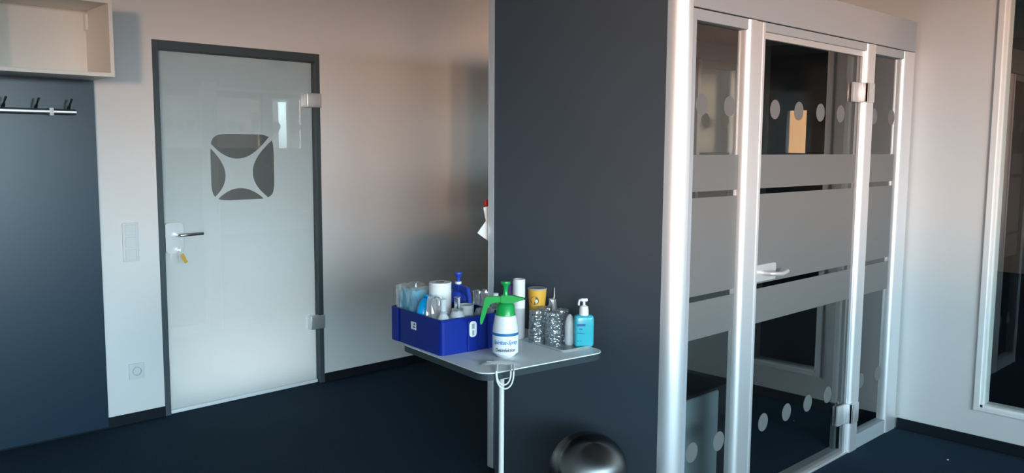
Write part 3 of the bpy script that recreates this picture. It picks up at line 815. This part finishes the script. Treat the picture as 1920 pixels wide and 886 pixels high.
sa = empty('sanitizer_bottle', T(2.512, 2.194), CAMR+.10, 'turquoise hand sanitizer bottle with white pump at right end of table', 'bottle')
bm = new(); box(bm, -.039, .039, -.021, .021, 0, .130, .013, 4); sb = finish('bottle_body', bm, M['cyan'], sa, smooth=True)
bm = new(); lathe(bm, [(0, .128), (.019, .128), (.0185, .150), (.0165, .164), (.008, .168), (.005, .170), (.005, .186), (0, .186)], 24)
finish('pump_collar', bm, M['white'], sa, smooth=40)
bm = new(); box(bm, -.014, .014, -.007, .007, .183, .196, .004, 3); tube(bm, [(-.010, 0, .191), (-.018, 0, .188), (-.021, 0, .180), (-.0215, 0, .168)], [.0045, .0045, .004, .004], 10)
finish('pump_nozzle', bm, M['white'], sa, smooth=True)
bm = new(); box(bm, -.031, .003, -.0214, -.0208, .087, .096); finish('label_bar', bm, mat('teal_print', (.0, .10, .28), .5), sb)
bm = new()
for x0, x1, z0, z1 in ((-.021, -.016, .0735, .0785), (-.0145, -.0095, .0725, .0775), (-.031, -.022, .0585, .0612), (-.021, -.012, .0575, .0605), (-.011, .001, .0565, .0588), (-.030, -.024, .026, .029), (-.018, -.012, .0255, .0285)):
    box(bm, x0, x1, -.0214, -.0208, z0, z1)
finish('label_print', bm, bpy.data.materials['teal_print'], sb)

# things half hidden behind the green sprayer
bottle('mouthwash_bottle', T(2.455, 2.560), [(0, 0), (.026, 0), (.03, .006), (.03, .12), (.022, .145), (.014, .150), (0, .150)], M['milky'],
       'clear bottle with purple cap behind the green spray head', 'bottle', [(0, .150), (.019, .150), (.019, .213), (.017, .216), (0, .216)], M['purple'])
bottle('water_bottle', T(2.345, 2.535), [(0, 0), (.026, 0), (.030, .006), (.030, .12), (.020, .150), (.011, .162), (.011, .170), (0, .170)], M['cg'],
       'clear bottle with white screw cap seen through the green lever', 'bottle', [(0, .168), (.0135, .168), (.0135, .190), (.012, .192), (0, .192)], M['white'])
g = empty('plastic_wrapper', T(2.352, 2.637), .2, 'crumpled shiny clear wrapper standing between crate and slate panel', 'wrapper')
crinkle('wrapper_film', .05, .05, .185, M['wrap'], g, amp=.009, seed=31, taper=.9, cuts=5)
g = empty('cellophane', T(2.580, 2.430), .2, 'dark crumpled cellophane scrap leaning on the slate panel', 'wrapper')
crinkle('cellophane_film', .034, .03, .15, M['wrap'], g, amp=.008, seed=41, taper=.5, cuts=5)
bm = new(); tube(bm, [(0, 0, .10), (.006, .0, .14), (.014, 0, .165), (.014, 0, .20)], [.002, .003, .003, .0015], 6); finish('twisted_tip', bm, M['milky'], g, smooth=True)

# face mask with ear loops over the table edge
mk = empty('face_mask', (2.070, 2.206, TZ), CAMR, 'folded white face mask at the table front with ear loops hanging down', 'face mask')
rnd = random.Random(6); bm = new(); nx, ny = 16, 5; G = []
for j in range(ny+1):
    G.append([bm.verts.new((-.072+.144*i/nx, -.022+.05*j/ny, .002+.016*math.sin(PI*i/nx)**.7*math.sin(PI*(j+.6)/(ny+1.2))+.0015*(1+math.sin(i*1.7+j)))) for i in range(nx+1)])
for j in range(ny):
    for i in range(nx): bm.faces.new((G[j][i], G[j][i+1], G[j+1][i+1], G[j+1][i]))
r_ = bmesh.ops.solidify(bm, geom=bm.faces[:], thickness=.0018)
finish('mask_sheet', bm, M['paper'], mk, smooth=True)
mt = mat('grey_valve_fabric', (.33, .36, .38), .8)
bm = new(); box(bm, -.052, -.020, -.006, .012, .0135, .0165, .001, 1); finish('dark_fold', bm, mt, mk)
def loop(cx, wid, drop, y):
    P = []
    for k in range(25):
        t = k/24; a = PI*t
        P.append((cx-wid*math.cos(a), y-.004*math.sin(a), .004-drop*math.sin(a)**.8))
    return P
for cx, wid, drop, y in ((.016, .031, .060, -.0), (.012, .025, .046, .0)):
    bm = new(); pts = loop(cx, wid, drop, -.108)
    pts = [(pts[0][0], -.018, .007), (pts[0][0], -.060, .005)]+pts+[(pts[-1][0], -.060, .005), (pts[-1][0], -.018, .007)]
    tube(bm, pts, .0028, 8); finish('ear_loop', bm, M['paper'], mk, smooth=True)

# ------------------------------------------------------------------ dome bin on the floor
bi = empty('dome_bin', (2.425, 2.085, 0), CAMR, 'round brushed steel bin with domed swing lid on the carpet', 'bin')
bm = new(); lathe(bm, [(0, 0), (.146, 0), (.15, .004), (.15, .292), (.147, .296), (0, .296)], 64); finish('bin_body', bm, M['brushed'], bi, smooth=30)
bm = new(); pr = [(.151, .288), (.153, .292), (.153, .300)]
for k in range(1, 15):
    a = PI/2*k/14; pr.append((.152*math.cos(a), .300+.153*math.sin(a)))
pr[-1] = (0, .453); lathe(bm, pr, 64); finish('dome_lid', bm, M['brushed'], bi, smooth=True)
bm = new(); nn = 48
rows = []
for i in range(0, 13):
    th = math.radians(68)*i/12; row = []
    for k in range(nn):
        ph = 2*PI*k/nn
        v = Vector((math.sin(th)*math.cos(ph), -math.cos(th), math.sin(th)*math.sin(ph)))
        v = Matrix.Rotation(math.radians(14), 3, 'Z') @ (Matrix.Rotation(math.radians(-24), 3, 'X') @ v)
        s = .1555 if i < 12 else .150
        row.append(bm.verts.new((v.x*s, v.y*s, .300+v.z*s*1.006)))
        if i == 0: break
    rows.append(row)
for A, B in zip(rows, rows[1:]):
    for k in range(nn):
        j = (k+1) % nn
        if len(A) == 1: bm.faces.new((A[0], B[k], B[j]))
        else: bm.faces.new((A[k], A[j], B[j], B[k]))
finish('swing_flap', bm, M['brushed'], bi, smooth=30)

# crumb on the carpet
bm = new(); bmesh.ops.create_icosphere(bm, subdivisions=1, radius=.006)
for v in bm.verts: v.co.z = v.co.z*.45+.0027
tag(finish('crumb', bm, M['paper'], loc=(4.439, 1.44, 0)), 'tiny pale crumb on the dark carpet in front of the cabin', 'crumb')
